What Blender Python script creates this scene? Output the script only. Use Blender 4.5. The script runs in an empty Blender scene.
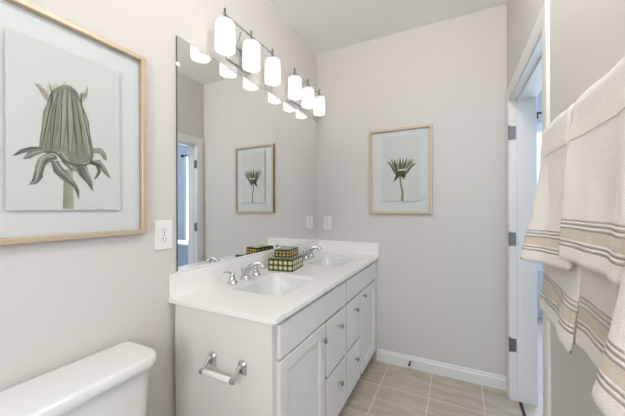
import bpy, bmesh, math, random
from mathutils import Vector, Matrix, noise
random.seed(4)
C = bpy.context.scene.collection
PI = math.pi
W, D, H = 1.489, 2.45, 2.743          # room width, back wall, ceiling
YN = -1.30                            # wall behind the camera
TW = 0.142                            # thickness of right wall

# ------------------------------------------------------------------ camera, world, lights, exposure
sc = bpy.context.scene
cd = bpy.data.cameras.new('camera'); cam = bpy.data.objects.new('camera', cd); C.objects.link(cam)
cd.sensor_width = 36; cd.sensor_fit = 'HORIZONTAL'; cd.lens = 288.69 / 625 * 36; cd.clip_start = 0.02
F = Vector((-.44796, .89405, -.00048)); R = Vector((.89405, .44796, -.00345)); U = Vector((.00287, .00197, .99999))
cam.matrix_world = Matrix(((R.x, U.x, -F.x, 1.1705), (R.y, U.y, -F.y, 0), (R.z, U.z, -F.z, 1.3), (0, 0, 0, 1)))
sc.camera = cam
sc.view_settings.view_transform = 'Standard'; sc.view_settings.look = 'None'
sc.view_settings.gamma = 1; sc.view_settings.use_curve_mapping = False
sc.view_settings.exposure = 0.46
sc.cycles.use_denoising = True
sc.cycles.max_bounces = 10; sc.cycles.diffuse_bounces = 6; sc.cycles.glossy_bounces = 5
sc.cycles.transparent_max_bounces = 12; sc.cycles.transmission_bounces = 6
sc.cycles.caustics_reflective = False; sc.cycles.caustics_refractive = False
sc.cycles.sample_clamp_indirect = 4

world = bpy.data.worlds.new('world'); sc.world = world; world.use_nodes = True
bg = world.node_tree.nodes['Background']; bg.inputs[0].default_value = (.62, .78, 1, 1); bg.inputs[1].default_value = 1.6

def area(name, loc, rot, sx, sy, energy, col):
    l = bpy.data.lights.new(name, 'AREA'); l.shape = 'RECTANGLE'; l.size = sx; l.size_y = sy
    l.energy = energy; l.color = col
    o = bpy.data.objects.new(name, l); C.objects.link(o); o.location = loc; o.rotation_euler = rot
    return o
FILL_GLOBE, DAY_W, BULB_W, NEAR_W = 36.0, 62.0, .13, 16.0   # globe is an emission strength; globe and near are added fill
WARM = (1, .965, .92)
area('near_fill_light', (1.08, YN + .04, 1.68), (PI/2, 0, 0), .58, 1.16, NEAR_W, (.97, .985, 1))  # added front fill, standing just inside the made-up rear window
area('daylight_light', (3.0, 4.14, 1.5), (-PI/2, 0, 0), 1.6, 1.7, DAY_W, (.58, .76, 1))

# ------------------------------------------------------------------ materials
def lin(c):
    return tuple(((v / 255 + .055) / 1.055) ** 2.4 if v / 255 > .04045 else v / 255 / 12.92 for v in c) + (1,)
def mat(name, rgb, rough=.6, metal=0, spec=.5, bump=None, var=None, coat=0):
    m = bpy.data.materials.new(name); m.use_nodes = True; nt = m.node_tree; n = nt.nodes; b = n['Principled BSDF']
    b.inputs['Base Color'].default_value = lin(rgb); b.inputs['Roughness'].default_value = rough
    b.inputs['Metallic'].default_value = metal; b.inputs['Specular IOR Level'].default_value = spec
    b.inputs['Coat Weight'].default_value = coat
    tc = n.new('ShaderNodeTexCoord')
    if var:
        nz = n.new('ShaderNodeTexNoise'); nz.inputs['Scale'].default_value = var[0]; nz.inputs['Detail'].default_value = 4
        nt.links.new(tc.outputs['Object'], nz.inputs['Vector'])
        mx = n.new('ShaderNodeMix'); mx.data_type = 'RGBA'
        mx.inputs[6].default_value = lin(rgb); mx.inputs[7].default_value = lin(tuple(v * var[1] for v in rgb))
        nt.links.new(nz.outputs['Fac'], mx.inputs[0]); nt.links.new(mx.outputs[2], b.inputs['Base Color'])
    if bump:
        nz = n.new('ShaderNodeTexNoise'); nz.inputs['Scale'].default_value = bump[0]; nz.inputs['Detail'].default_value = 3
        nt.links.new(tc.outputs['Object'], nz.inputs['Vector'])
        bp = n.new('ShaderNodeBump'); bp.inputs['Strength'].default_value = bump[1]; bp.inputs['Distance'].default_value = bump[2]
        nt.links.new(nz.outputs['Fac'], bp.inputs['Height']); nt.links.new(bp.outputs[0], b.inputs['Normal'])
    return m
M = {}
M['wall'] = mat('wall_paint', (213, 209, 205), .75, bump=(160, .12, .001))
M['ceil'] = mat('ceiling_paint', (246, 245, 242), .85, bump=(120, .15, .001))
M['trim'] = mat('trim_white', (232, 231, 229), .38)
M['cab'] = mat('cabinet_white', (228, 226, 222), .42)
M['cabin'] = mat('cabinet_box_edge', (214, 211, 206), .5)
M['quartz'] = mat('quartz_white', (247, 245, 242), .22, var=(60, .975))
M['porc'] = mat('porcelain', (230, 230, 228), .08, coat=.4)
M['chrome'] = mat('chrome', (205, 205, 208), .12, 1)
M['nickel'] = mat('brushed_nickel', (150, 147, 142), .28, 1)
M['hinge'] = mat('satin_hinge_metal', (132, 131, 132), .38, 1)
M['mirror'] = mat('mirror_silver', (246, 247, 246), .0, 1)
M['medge'] = mat('mirror_edge', (120, 124, 122), .15, .9)
M['gold'] = mat('champagne_frame', (192, 174, 147), .42, .3, bump=(40, .1, .001))
M['mat'] = mat('mount_board', (224, 224, 224), .8)
M['paper'] = mat('art_paper', (217, 215, 212), .9, bump=(200, .1, .0006))
M['plastic'] = mat('white_plastic', (236, 234, 230), .35)
M['dark'] = mat('dark_slot', (70, 66, 62), .6)
M['rubber'] = mat('dark_rubber', (48, 44, 42), .6)
M['bwall'] = mat('bedroom_paint', (206, 208, 212), .8)
M['bfloor'] = mat('bedroom_floor', (196, 180, 168), .5, var=(6, .9))
M['curtain'] = mat('curtain_cloth', (225, 228, 234), .9)
M['chest'] = mat('blue_grey_chest', (190, 199, 212), .6)

def floor_mat():
    m = bpy.data.materials.new('floor_tile'); m.use_nodes = True; nt = m.node_tree; n = nt.nodes; L = nt.links
    b = n['Principled BSDF']; tc = n.new('ShaderNodeTexCoord')
    mp = n.new('ShaderNodeMapping'); mp.inputs['Location'].default_value = (-.66 + .333 * 3, -2.112 + .333 * 12, 0)
    L.new(tc.outputs['Object'], mp.inputs[0])
    br = n.new('ShaderNodeTexBrick'); br.offset = 0; br.squash = 1
    br.inputs['Scale'].default_value = 1; br.inputs['Brick Width'].default_value = .333; br.inputs['Row Height'].default_value = .333
    br.inputs['Mortar Size'].default_value = .0035; br.inputs['Mortar Smooth'].default_value = .1; br.inputs['Bias'].default_value = 0
    br.inputs['Color1'].default_value = (0, 0, 0, 1); br.inputs['Color2'].default_value = (1, 1, 1, 1)
    L.new(mp.outputs[0], br.inputs['Vector'])
    m2 = n.new('ShaderNodeMapping'); m2.inputs['Scale'].default_value = (3, 14, 1); L.new(tc.outputs['Object'], m2.inputs[0])
    nz = n.new('ShaderNodeTexNoise'); nz.inputs['Scale'].default_value = 1.3; nz.inputs['Detail'].default_value = 6; nz.inputs['Roughness'].default_value = .65
    L.new(m2.outputs[0], nz.inputs['Vector'])
    cr = n.new('ShaderNodeValToRGB'); cr.color_ramp.elements[0].position = .32; cr.color_ramp.elements[1].position = .68
    cr.color_ramp.elements[0].color = lin((176, 163, 146)); cr.color_ramp.elements[1].color = lin((208, 196, 179))
    L.new(nz.outputs['Fac'], cr.inputs[0])
    tint = n.new('ShaderNodeMix'); tint.data_type = 'RGBA'; tint.blend_type = 'MULTIPLY'; tint.inputs[0].default_value = .12
    L.new(cr.outputs[0], tint.inputs[6]); L.new(br.outputs['Color'], tint.inputs[7])
    mx = n.new('ShaderNodeMix'); mx.data_type = 'RGBA'; L.new(br.outputs['Fac'], mx.inputs[0])
    L.new(tint.outputs[2], mx.inputs[6]); mx.inputs[7].default_value = lin((222, 213, 199))
    L.new(mx.outputs[2], b.inputs['Base Color']); b.inputs['Roughness'].default_value = .42
    bp = n.new('ShaderNodeBump'); bp.invert = True; bp.inputs['Strength'].default_value = .5; bp.inputs['Distance'].default_value = .002
    L.new(br.outputs['Fac'], bp.inputs['Height']); L.new(bp.outputs[0], b.inputs['Normal'])
    return m
M['tile'] = floor_mat()

def glass_mat():
    m = bpy.data.materials.new('clear_glass'); m.use_nodes = True; nt = m.node_tree; n = nt.nodes
    for x in list(n): n.remove(x)
    out = n.new('ShaderNodeOutputMaterial'); t = n.new('ShaderNodeBsdfTransparent'); t.inputs[0].default_value = (.97, .98, .98, 1)
    g = n.new('ShaderNodeBsdfGlossy'); g.inputs['Roughness'].default_value = .02
    fr = n.new('ShaderNodeFresnel'); fr.inputs[0].default_value = 1.35
    mx = n.new('ShaderNodeMixShader'); ge = n.new('ShaderNodeNewGeometry'); inv = n.new('ShaderNodeMath'); inv.operation = 'SUBTRACT'; inv.inputs[0].default_value = 1
    nt.links.new(ge.outputs['Backfacing'], inv.inputs[1]); ff = n.new('ShaderNodeMath'); ff.operation = 'MULTIPLY'
    nt.links.new(fr.outputs[0], ff.inputs[0]); nt.links.new(inv.outputs[0], ff.inputs[1])
    nt.links.new(ff.outputs[0], mx.inputs[0]); nt.links.new(t.outputs[0], mx.inputs[1]); nt.links.new(g.outputs[0], mx.inputs[2])
    nt.links.new(mx.outputs[0], out.inputs[0]); return m
M['glass'] = glass_mat()

def shade_mat():
    m = bpy.data.materials.new('opal_lamp_glass'); m.use_nodes = True; nt = m.node_tree; n = nt.nodes; L = nt.links
    for x in list(n): n.remove(x)
    out = n.new('ShaderNodeOutputMaterial')
    tr = n.new('ShaderNodeBsdfTranslucent'); tr.inputs[0].default_value = (.82, .815, .80, 1)
    df = n.new('ShaderNodeBsdfDiffuse'); df.inputs[0].default_value = (.75, .75, .74, 1)
    mx = n.new('ShaderNodeMixShader'); mx.inputs[0].default_value = .4
    L.new(tr.outputs[0], mx.inputs[1]); L.new(df.outputs[0], mx.inputs[2])
    em = n.new('ShaderNodeEmission'); em.inputs[0].default_value = (1, .985, .95, 1); em.inputs[1].default_value = .10
    ad = n.new('ShaderNodeAddShader'); L.new(mx.outputs[0], ad.inputs[0]); L.new(em.outputs[0], ad.inputs[1])
    L.new(ad.outputs[0], out.inputs[0]); return m
M['shade'] = shade_mat()
def emit(name, col, s):
    m = bpy.data.materials.new(name); m.use_nodes = True; b = m.node_tree.nodes['Principled BSDF']
    b.inputs['Base Color'].default_value = (1, 1, 1, 1); b.inputs['Emission Color'].default_value = col + (1,); b.inputs['Emission Strength'].default_value = s
    return m
M['bulb'] = emit('lit_bulb', (1, .97, .9), 4)
M['fill_glow'] = emit('fill_globe_glow', (1, .985, .955), FILL_GLOBE)  # glow of the added, unseen globe lamp

def attr_mat():
    m = bpy.data.materials.new('watercolour_paint'); m.use_nodes = True; nt = m.node_tree; n = nt.nodes; b = n['Principled BSDF']
    a = n.new('ShaderNodeVertexColor'); a.layer_name = 'Col'
    nz = n.new('ShaderNodeTexNoise'); nz.inputs['Scale'].default_value = 90; tc = n.new('ShaderNodeTexCoord')
    nt.links.new(tc.outputs['Object'], nz.inputs['Vector'])
    mx = n.new('ShaderNodeMix'); mx.data_type = 'RGBA'; mx.blend_type = 'SOFT_LIGHT'; mx.inputs[0].default_value = .2
    nt.links.new(a.outputs[0], mx.inputs[6]); nt.links.new(nz.outputs['Fac'], mx.inputs[7])
    nt.links.new(mx.outputs[2], b.inputs['Base Color']); b.inputs['Roughness'].default_value = .9; return m
M['paint'] = attr_mat()

def towel_mat(name, k, cream=(240, 235, 229), tan=(217, 203, 186), brown=(198, 183, 166)):
    m = bpy.data.materials.new(name); m.use_nodes = True; nt = m.node_tree; n = nt.nodes; L = nt.links
    b = n['Principled BSDF']; b.inputs['Roughness'].default_value = .95; b.inputs['Specular IOR Level'].default_value = .1
    b.inputs['Sheen Weight'].default_value = .25
    uv = n.new('ShaderNodeUVMap'); uv.uv_map = 'UVMap'; sp = n.new('ShaderNodeSeparateXYZ'); L.new(uv.outputs[0], sp.inputs[0])
    # v = metres up from the hem, mapped to 0..1 over 0.2 m
    mu = n.new('ShaderNodeMath'); mu.operation = 'MULTIPLY'; mu.inputs[1].default_value = 5 / k; L.new(sp.outputs['Y'], mu.inputs[0])
    cr = n.new('ShaderNodeValToRGB'); cr.color_ramp.interpolation = 'CONSTANT'
    stops = [(0, cream), (.150, brown), (.166, cream), (.206, brown), (.222, cream), (.262, brown), (.272, tan), (.400, brown), (.410, cream), (.450, brown), (.466, cream), (.506, brown), (.522, cream)]
    stops = [(p + .06 * (p > 0), c) for p, c in stops]
    e = cr.color_ramp.elements
    while len(e) < len(stops): e.new(1)
    for i, (p, c) in enumerate(stops): e[i].position = p
    for i, (p, c) in enumerate(stops): e[i].color = lin(c)
    L.new(mu.outputs[0], cr.inputs[0])
    # woven chevron inside the tan band
    wv = n.new('ShaderNodeMath'); wv.operation = 'PINGPONG'; wv.inputs[1].default_value = .012; L.new(sp.outputs['X'], wv.inputs[0])
    ad = n.new('ShaderNodeMath'); ad.operation = 'ADD'; L.new(wv.outputs[0], ad.inputs[0]); L.new(sp.outputs['Y'], ad.inputs[1])
    m3 = n.new('ShaderNodeMath'); m3.operation = 'MULTIPLY'; m3.inputs[1].default_value = 1200; L.new(ad.outputs[0], m3.inputs[0])
    sn = n.new('ShaderNodeMath'); sn.operation = 'SINE'; L.new(m3.outputs[0], sn.inputs[0])
    tcd = n.new('ShaderNodeTexCoord'); nz = n.new('ShaderNodeTexNoise'); nz.inputs['Scale'].default_value = 230; nz.inputs['Detail'].default_value = 4
    L.new(tcd.outputs['Object'], nz.inputs['Vector'])
    dk = n.new('ShaderNodeMapRange'); dk.inputs[1].default_value = -1; dk.inputs[2].default_value = 1; dk.inputs[3].default_value = .90; dk.inputs[4].default_value = 1
    L.new(sn.outputs[0], dk.inputs[0])
    mm = n.new('ShaderNodeMix'); mm.data_type = 'RGBA'; mm.blend_type = 'MULTIPLY'; mm.inputs[0].default_value = 1
    L.new(cr.outputs[0], mm.inputs[6]); L.new(dk.outputs[0], mm.inputs[7])
    L.new(mm.outputs[2], b.inputs['Base Color'])
    # raised cords: height from a second ramp
    c2 = n.new('ShaderNodeValToRGB'); e2 = c2.color_ramp.elements
    hs = [(0, .5), (.145, .5), (.158, 0), (.186, 1), (.214, 0), (.242, 1), (.270, .1), (.404, .1), (.430, 1), (.458, 0), (.486, 1), (.514, 0), (.535, .5)]
    hs = [(p + .06 * (p > 0), h) for p, h in hs]
    while len(e2) < len(hs): e2.new(1)
    for i, (p, h) in enumerate(hs): e2[i].position = p
    for i, (p, h) in enumerate(hs): e2[i].color = (h, h, h, 1)
    L.new(mu.outputs[0], c2.inputs[0])
    b1 = n.new('ShaderNodeBump'); b1.inputs['Strength'].default_value = .8; b1.inputs['Distance'].default_value = .006; L.new(c2.outputs[0], b1.inputs['Height'])
    b2 = n.new('ShaderNodeBump'); b2.inputs['Strength'].default_value = .55; b2.inputs['Distance'].default_value = .003
    L.new(nz.outputs['Fac'], b2.inputs['Height']); L.new(b1.outputs[0], b2.inputs['Normal']); L.new(b2.outputs[0], b.inputs['Normal'])
    return m
M['towel_hand'] = towel_mat('towel_terry_small', .82)
M['towel_bath'] = towel_mat('towel_terry_large', 1.02)
M['ribbon'] = mat('woven_ribbon', (240, 236, 229), .8)

def box_mat(name, base, dots, rim):
    m = bpy.data.materials.new(name); m.use_nodes = True; nt = m.node_tree; n = nt.nodes; L = nt.links
    b = n['Principled BSDF']; b.inputs['Roughness'].default_value = .3
    uv = n.new('ShaderNodeUVMap'); uv.uv_map = 'UVMap'
    fr = n.new('ShaderNodeVectorMath'); fr.operation = 'FRACTION'; L.new(uv.outputs[0], fr.inputs[0])
    ds = n.new('ShaderNodeVectorMath'); ds.operation = 'DISTANCE'; ds.inputs[1].default_value = (.5, .5, 0); L.new(fr.outputs[0], ds.inputs[0])
    fl = n.new('ShaderNodeVectorMath'); fl.operation = 'FLOOR'; L.new(uv.outputs[0], fl.inputs[0])
    wn = n.new('ShaderNodeTexWhiteNoise'); wn.noise_dimensions = '2D'; L.new(fl.outputs[0], wn.inputs['Vector'])
    cr = n.new('ShaderNodeValToRGB'); cr.color_ramp.elements[0].color = lin(dots[0]); cr.color_ramp.elements[1].color = lin(dots[1]); L.new(wn.outputs['Value'], cr.inputs[0])
    lt = n.new('ShaderNodeMath'); lt.operation = 'LESS_THAN'; lt.inputs[1].default_value = .36; L.new(ds.outputs['Value'], lt.inputs[0])
    l2 = n.new('ShaderNodeMath'); l2.operation = 'LESS_THAN'; l2.inputs[1].default_value = .42; L.new(ds.outputs['Value'], l2.inputs[0])
    ma = n.new('ShaderNodeMix'); ma.data_type = 'RGBA'; ma.inputs[6].default_value = lin(base); ma.inputs[7].default_value = lin(rim); L.new(l2.outputs[0], ma.inputs[0])
    mb = n.new('ShaderNodeMix'); mb.data_type = 'RGBA'; L.new(lt.outputs[0], mb.inputs[0]); L.new(ma.outputs[2], mb.inputs[6]); L.new(cr.outputs[0], mb.inputs[7])
    L.new(mb.outputs[2], b.inputs['Base Color']); return m
M['boxg'] = box_mat('green_dotted_box', (40, 92, 16), ((216, 210, 172), (232, 190, 162)), (60, 84, 34))
M['boxb'] = box_mat('brown_dotted_box', (48, 44, 16), ((190, 182, 112), (196, 140, 84)), (60, 50, 20))
M['boxtop'] = mat('box_lid_top', (150, 160, 118), .22, coat=.5)
M['boxedge'] = mat('box_edge_trim', (40, 58, 22), .35)

# ------------------------------------------------------------------ mesh helpers
def link(name, bm, m, parent=None, smooth=False, bevel=0, seg=2, sub=0, auto=None):
    me = bpy.data.meshes.new(name); bmesh.ops.recalc_face_normals(bm, faces=bm.faces[:]); bm.to_mesh(me); bm.free()
    me.materials.append(m); o = bpy.data.objects.new(name, me); C.objects.link(o)
    if parent: o.parent = parent
    if smooth or bevel:
        for p in me.polygons: p.use_smooth = True
    if bevel:
        b = o.modifiers.new('bevel', 'BEVEL'); b.width = bevel; b.segments = seg; b.limit_method = 'ANGLE'; b.angle_limit = math.radians(35); b.harden_normals = True
    if smooth and not bevel and auto is None: auto = 50
    if auto:
        es = o.modifiers.new('split', 'EDGE_SPLIT'); es.split_angle = math.radians(auto)
    if sub:
        s = o.modifiers.new('sub', 'SUBSURF'); s.levels = sub; s.render_levels = sub
    return o
def empty(name, label, cat, loc=(0, 0, 0), rz=0, group=None):
    o = bpy.data.objects.new(name, None); C.objects.link(o); o.location = loc; o.rotation_euler = (0, 0, rz)
    o['label'] = label; o['category'] = cat; o.empty_display_size = .05
    if group: o['group'] = group
    return o
def tag(o, label, cat, group=None):
    o['label'] = label; o['category'] = cat
    if group: o['group'] = group
    return o
def struct(name, bm, m, parent=None, bevel=0):
    o = link(name, bm, m, parent, bevel=bevel)
    if not parent: o['kind'] = 'structure'
    return o
def box(bm, a, b):
    r = bmesh.ops.create_cube(bm, size=1)
    c = [(a[i] + b[i]) / 2 for i in range(3)]; s = [abs(b[i] - a[i]) for i in range(3)]
    for v in r['verts']: v.co = Vector((v.co.x * s[0] + c[0], v.co.y * s[1] + c[1], v.co.z * s[2] + c[2]))
    return r['verts']
def bx(a, b):
    bm = bmesh.new(); box(bm, a, b); return bm
def bxs(*ps):
    bm = bmesh.new()
    for a, b in ps: box(bm, a, b)
    return bm
def loft(rings, bm=None, caps=(True, True), closed=True):
    bm = bm or bmesh.new(); vs = [[bm.verts.new(p) for p in r] for r in rings]; n = len(vs[0])
    for i in range(len(vs) - 1):
        for j in range(n if closed else n - 1):
            bm.faces.new((vs[i][j], vs[i][(j + 1) % n], vs[i + 1][(j + 1) % n], vs[i + 1][j]))
    if caps[0]: bm.faces.new(vs[0][::-1])
    if caps[1]: bm.faces.new(vs[-1])
    return bm
def circle(c, r, axis='z', n=24, ry=None):
    ry = ry or r; out = []
    for i in range(n):
        a = 2 * PI * i / n; x, y = r * math.cos(a), ry * math.sin(a)
        out.append({'z': (c[0] + x, c[1] + y, c[2]), 'x': (c[0], c[1] + x, c[2] + y), 'y': (c[0] + x, c[1], c[2] + y)}[axis])
    return out
def lathe(prof, c=(0, 0, 0), axis='z', n=28, bm=None, caps=(True, True)):
    """prof: (radius, height along the axis)"""
    k = {'x': 0, 'y': 1, 'z': 2}[axis]; rings = []
    for r, h in prof:
        cc = list(c); cc[k] += h; rings.append(circle(cc, max(r, 1e-4), axis, n))
    return loft(rings, bm, caps)
def sweep(pts, rad, n=12, bm=None, flat=1.0):
    pts = [Vector(p) for p in pts]; rings = []
    if not isinstance(rad, (list, tuple)): rad = [rad] * len(pts)
    up = None
    for i, p in enumerate(pts):
        t = (pts[min(i + 1, len(pts) - 1)] - pts[max(i - 1, 0)]).normalized()
        if up is None: up = Vector((0, 0, 1)) if abs(t.z) < .9 else Vector((0, 1, 0))
        s = t.cross(up).normalized(); up = s.cross(t).normalized()
        r = rad[i]; rings.append([p + s * (r * math.cos(2 * PI * j / n)) + up * (r * flat * math.sin(2 * PI * j / n)) for j in range(n)])
    return loft(rings, bm)
def smooth_path(P, k=6):
    P = [Vector(p) for p in P]; out = []
    for i in range(len(P) - 1):
        a, b, c, d = P[max(i - 1, 0)], P[i], P[i + 1], P[min(i + 2, len(P) - 1)]
        for j in range(k):
            t = j / k
            out.append(.5 * ((2 * b) + (-a + c) * t + (2 * a - 5 * b + 4 * c - d) * t * t + (-a + 3 * b - 3 * c + d) * t ** 3))
    return out + [P[-1]]
def rrect(cx, cy, hx, hy, r, z, n=6):
    out = []
    for (sx, sy, a0) in ((1, 1, 0), (-1, 1, 90), (-1, -1, 180), (1, -1, 270)):
        for i in range(n + 1):
            a = math.radians(a0 + 90 * i / n)
            out.append((cx + sx * (hx - r) + r * math.cos(a), cy + sy * (hy - r) + r * math.sin(a), z))
    return out

# ------------------------------------------------------------------ room shell
DY0, DY1, DZ = 1.483, 2.342, 2.015        # door opening in the right wall
struct('floor', bx((-.1, YN - .1, -.08), (W + TW, D + .1, 0)), M['tile'])
struct('ceiling', bx((-.1, YN - .1, H), (W + TW, D + .1, H + .1)), M['ceil'])
struct('wall_left', bx((-.1, YN - .1, 0), (0, D + .1, H)), M['wall'])
struct('wall_back', bx((0, D, 0), (W + TW, D + .1, H)), M['wall'])
struct('wall_near', bxs(((0, YN - .1, 0), (.77, YN, H)), ((1.39, YN - .1, 0), (W + TW, YN, H)), ((.77, YN - .1, 0), (1.39, YN, 1.08)), ((.77, YN - .1, 2.28), (1.39, YN, H))), M['wall'])
w2 = struct('added_window', bxs(*[((a, YN - .09, b), (c, YN + .012, d)) for a, b, c, d in ((.71, 1.02, .79, 2.34), (1.37, 1.02, 1.45, 2.34), (.79, 2.26, 1.37, 2.34), (.79, 1.02, 1.37, 1.10), (.79, 1.66, 1.37, 1.70))]), M['trim'])  # unseen window, added behind the camera to go with the fill light
link('pane', bx((.78, YN - .05, 1.09), (1.38, YN - .045, 2.27)), M['glass'], w2)
struct('wall_right', bxs(((W, YN, 0), (W + TW, DY0 - .012, H)), ((W, DY0 - .012, DZ + .012), (W + TW, D, H)), ((W, DY1 + .012, 0), (W + TW, D, DZ + .012))), M['wall'])
def base_profile(y0, y1, fn):
    pr = [(0, 0), (.014, 0), (.014, .072), (.009, .082), (.009, .092), (.004, .099), (0, .099)]
    return loft([[fn(t, y, z) for t, z in pr] for y in (y0, y1)])
struct('baseboard_back', base_profile(.555, W, lambda t, y, z: (y, D - t, z)), M['trim'])
struct('baseboard_left', base_profile(YN, .885, lambda t, y, z: (t, y, z)), M['trim'])
bm = base_profile(YN + .015, DY0 - .082, lambda t, y, z: (W - t, y, z))
struct('baseboard_right', bm, M['trim'])
struct('baseboard_near', base_profile(.015, W - .015, lambda t, y, z: (y, YN + t, z)), M['trim'])

# door casing: three mitred boards, room side
def casing_profile():
    return [(0, 0), (.005, .0), (.008, .004), (.010, .02), (.012, .05), (.012, .078), (.009, .082), (0, .082)]   # (thickness, distance from opening)
def casing(xs, sgn):
    e = .006
    ins = [(DY0 - e, 0), (DY0 - e, DZ + e), (DY1 + e, DZ + e), (DY1 + e, 0)]
    dirs = [(-1, 0), (-1, 1), (1, 1), (1, 0)]
    rings = [[(xs - sgn * t, y + dy * d, z + dz * d) for t, d in casing_profile()] for (y, z), (dy, dz) in zip(ins, dirs)]
    return loft(rings)
struct('trim_1', casing(W, 1), M['trim'])
struct('trim_2', casing(W + TW, -1), M['trim'])
# jamb lining with door stop
bm = bmesh.new()
for y0, y1 in ((DY0 - .012, DY0), (DY1, DY1 + .012)): box(bm, (W - .001, y0, 0), (W + TW + .001, y1, DZ))
box(bm, (W - .001, DY0 - .012, DZ), (W + TW + .001, DY1 + .012, DZ + .012))
box(bm, (W + .04, DY1 - .011, 0), (W + .075, DY1, DZ)); box(bm, (W + .04, DY0, 0), (W + .075, DY0 + .011, DZ)); box(bm, (W + .04, DY0 + .011, DZ - .011), (W + .075, DY1 - .011, DZ))
jamb = struct('door_1', bm, M['trim'])
for i, z in enumerate((1.80, 1.085, .372)):
    hg = link('hinge', bx((W + .002, DY1 - .003, z - .045), (W + .034, DY1, z + .045)), M['hinge'], jamb, bevel=.001)
    hg['label'] = 'satin metal hinge leaf'
    bm = bmesh.new()
    for k in range(5): lathe([(.0055, 0), (.0055, .0168)], (W - .004, DY1 - .006, z - .0445 + k * .0178), 'z', 12, bm)
    lathe([(.002, 0), (.0065, .003), (.004, .007)], (W - .004, DY1 - .006, z + .044), 'z', 12, bm)
    link('hinge_pin', bm, M['hinge'], hg, smooth=True)
    bm = bmesh.new()
    for (dx, dz) in ((.012, .03), (.024, .012), (.024, -.012), (.012, -.03)): lathe([(.0035, 0), (.0028, .0009)], (W + dx, DY1 - .0042, z + dz), 'y', 10, bm)
    link('screw', bm, M['dark'], hg)
struct('trim_3', bxs(((W + .045, DY0, .0), (W + .062, DY1 - .011, .006))), M['rubber'])

# room beyond the doorway
BX0, BX1, BY0, BY1 = W + TW, 4.6, .2, 4.25
WX0, WX1, WZ0, WZ1 = 1.96, 3.88, .62, 2.22
struct('floor_beyond', bx((BX0, BY0, -.08), (BX1, BY1, 0)), M['bfloor'])
struct('ceiling_beyond', bx((BX0, BY0, H), (BX1, BY1, H + .1)), M['ceil'])
struct('wall_beyond_right', bx((BX1, BY0, 0), (BX1 + .1, BY1, H)), M['bwall'])
struct('wall_beyond_near', bx((BX0, BY0 - .1, 0), (BX1 + .1, BY0, H)), M['bwall'])
struct('wall_beyond_left', bx((BX0 - .1, D + .1, 0), (BX0, BY1, H)), M['bwall'])
struct('wall_beyond_back', bxs(((BX0 - .1, BY1, 0), (WX0, BY1 + .12, H)), ((WX1, BY1, 0), (BX1 + .1, BY1 + .12, H)), ((WX0, BY1, 0), (WX1, BY1 + .12, WZ0)), ((WX0, BY1, WZ1), (WX1, BY1 + .12, H))), M['bwall'])
win = struct('window_1', bxs(*[((a, BY1 - .015, b), (c, BY1 + .1, d)) for a, b, c, d in
      ((WX0 - .07, WZ0 - .07, WX0 + .03, WZ1 + .07), (WX1 - .03, WZ0 - .07, WX1 + .07, WZ1 + .07), (WX0, WZ1 - .03, WX1, WZ1 + .07), (WX0 - .1, WZ0 - .07, WX1 + .1, WZ0 + .03), (WX0, 1.40, WX1, 1.44), (2.98, WZ0, 3.02, WZ1))]), M['trim'])
link('pane', bx((WX0 + .01, BY1 + .06, WZ0 + .01), (WX1 - .01, BY1 + .066, WZ1 - .01)), M['glass'], win)
def curtain(x0, x1, label):
    bm = bmesh.new(); n = 60; rings = []
    for z in (.06, .8, 1.6, 2.36):
        f = []; bk = []
        for i in range(n + 1):
            x = x0 + (x1 - x0) * i / n; y = BY1 - .10 + .022 * math.sin(i / n * PI * 11) * (1 - .3 * z / 2.36)
            f.append((x, y, z)); bk.append((x, y + .004, z))
        rings.append(f + bk[::-1])
    o = link('curtain', loft(rings, bm), M['curtain'], smooth=True); tag(o, label, 'curtain', 'curtains in the next room'); return o
curtain(1.74, 1.90, 'pale curtain in the next room, at window end nearer the doorway jamb')
curtain(3.62, 3.90, 'pale curtain in the next room, seen only in the mirror')
rod = empty('curtain_rod', 'dark curtain rod with ball ends above window in the next room', 'curtain rod', (1.95, BY1 - .10, 2.385))
link('rod', sweep([(-.24, 0, 0), (.9, 0, 0), (1.97, 0, 0)], .011), M['rubber'], rod, smooth=True)
for x in (-.26, 1.99):
    link('finial', lathe([(.002, -.035), (.022, -.027), (.034, 0), (.022, .027), (.002, .035)], (x, 0, 0), 'x', 20), M['rubber'], rod, smooth=True)
for x in (.06, 1.85):
    link('bracket', bxs(((x - .008, 0, -.008), (x + .008, .10, .008)), ((x - .02, .095, -.04), (x + .02, .10, .04))), M['rubber'], rod)
ch = empty('chest', 'low blue-grey chest with white top in the next room, seen in mirror', 'chest', (3.3, 3.72, 0))
link('body', bx((-.5, -.2, .04), (.5, .2, .64)), M['chest'], ch, bevel=.006)
link('top', bx((-.52, -.22, .64), (.52, .215, .675)), M['trim'], ch, bevel=.006)
for k in range(3):
    dr = link('drawer', bx((-.47, -.212, .07 + k * .19), (.47, -.2, .24 + k * .19)), M['chest'], ch, bevel=.003)
for sx in (-.46, .46):
    for sy in (-.17, .17): link('leg', lathe([(.018, 0), (.026, .04)], (sx, sy, 0)), M['chest'], ch, smooth=True)

# added globe lamp, an unseen fill source out of the frame
cl = empty('added_globe_lamp', 'added white globe lamp overhead, an unseen fill light', 'ceiling lamp', (1.12, .90, H))
link('canopy', lathe([(.008, -.03), (.012, -.028), (.05, -.025), (.065, -.012), (.065, 0)]), M['nickel'], cl, smooth=True)
link('globe', lathe([(.11 * math.sin(PI * i / 16), -.11 * math.cos(PI * i / 16)) for i in range(17)], (0, 0, -.135)), M['fill_glow'], cl, smooth=True, auto=180)

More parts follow.
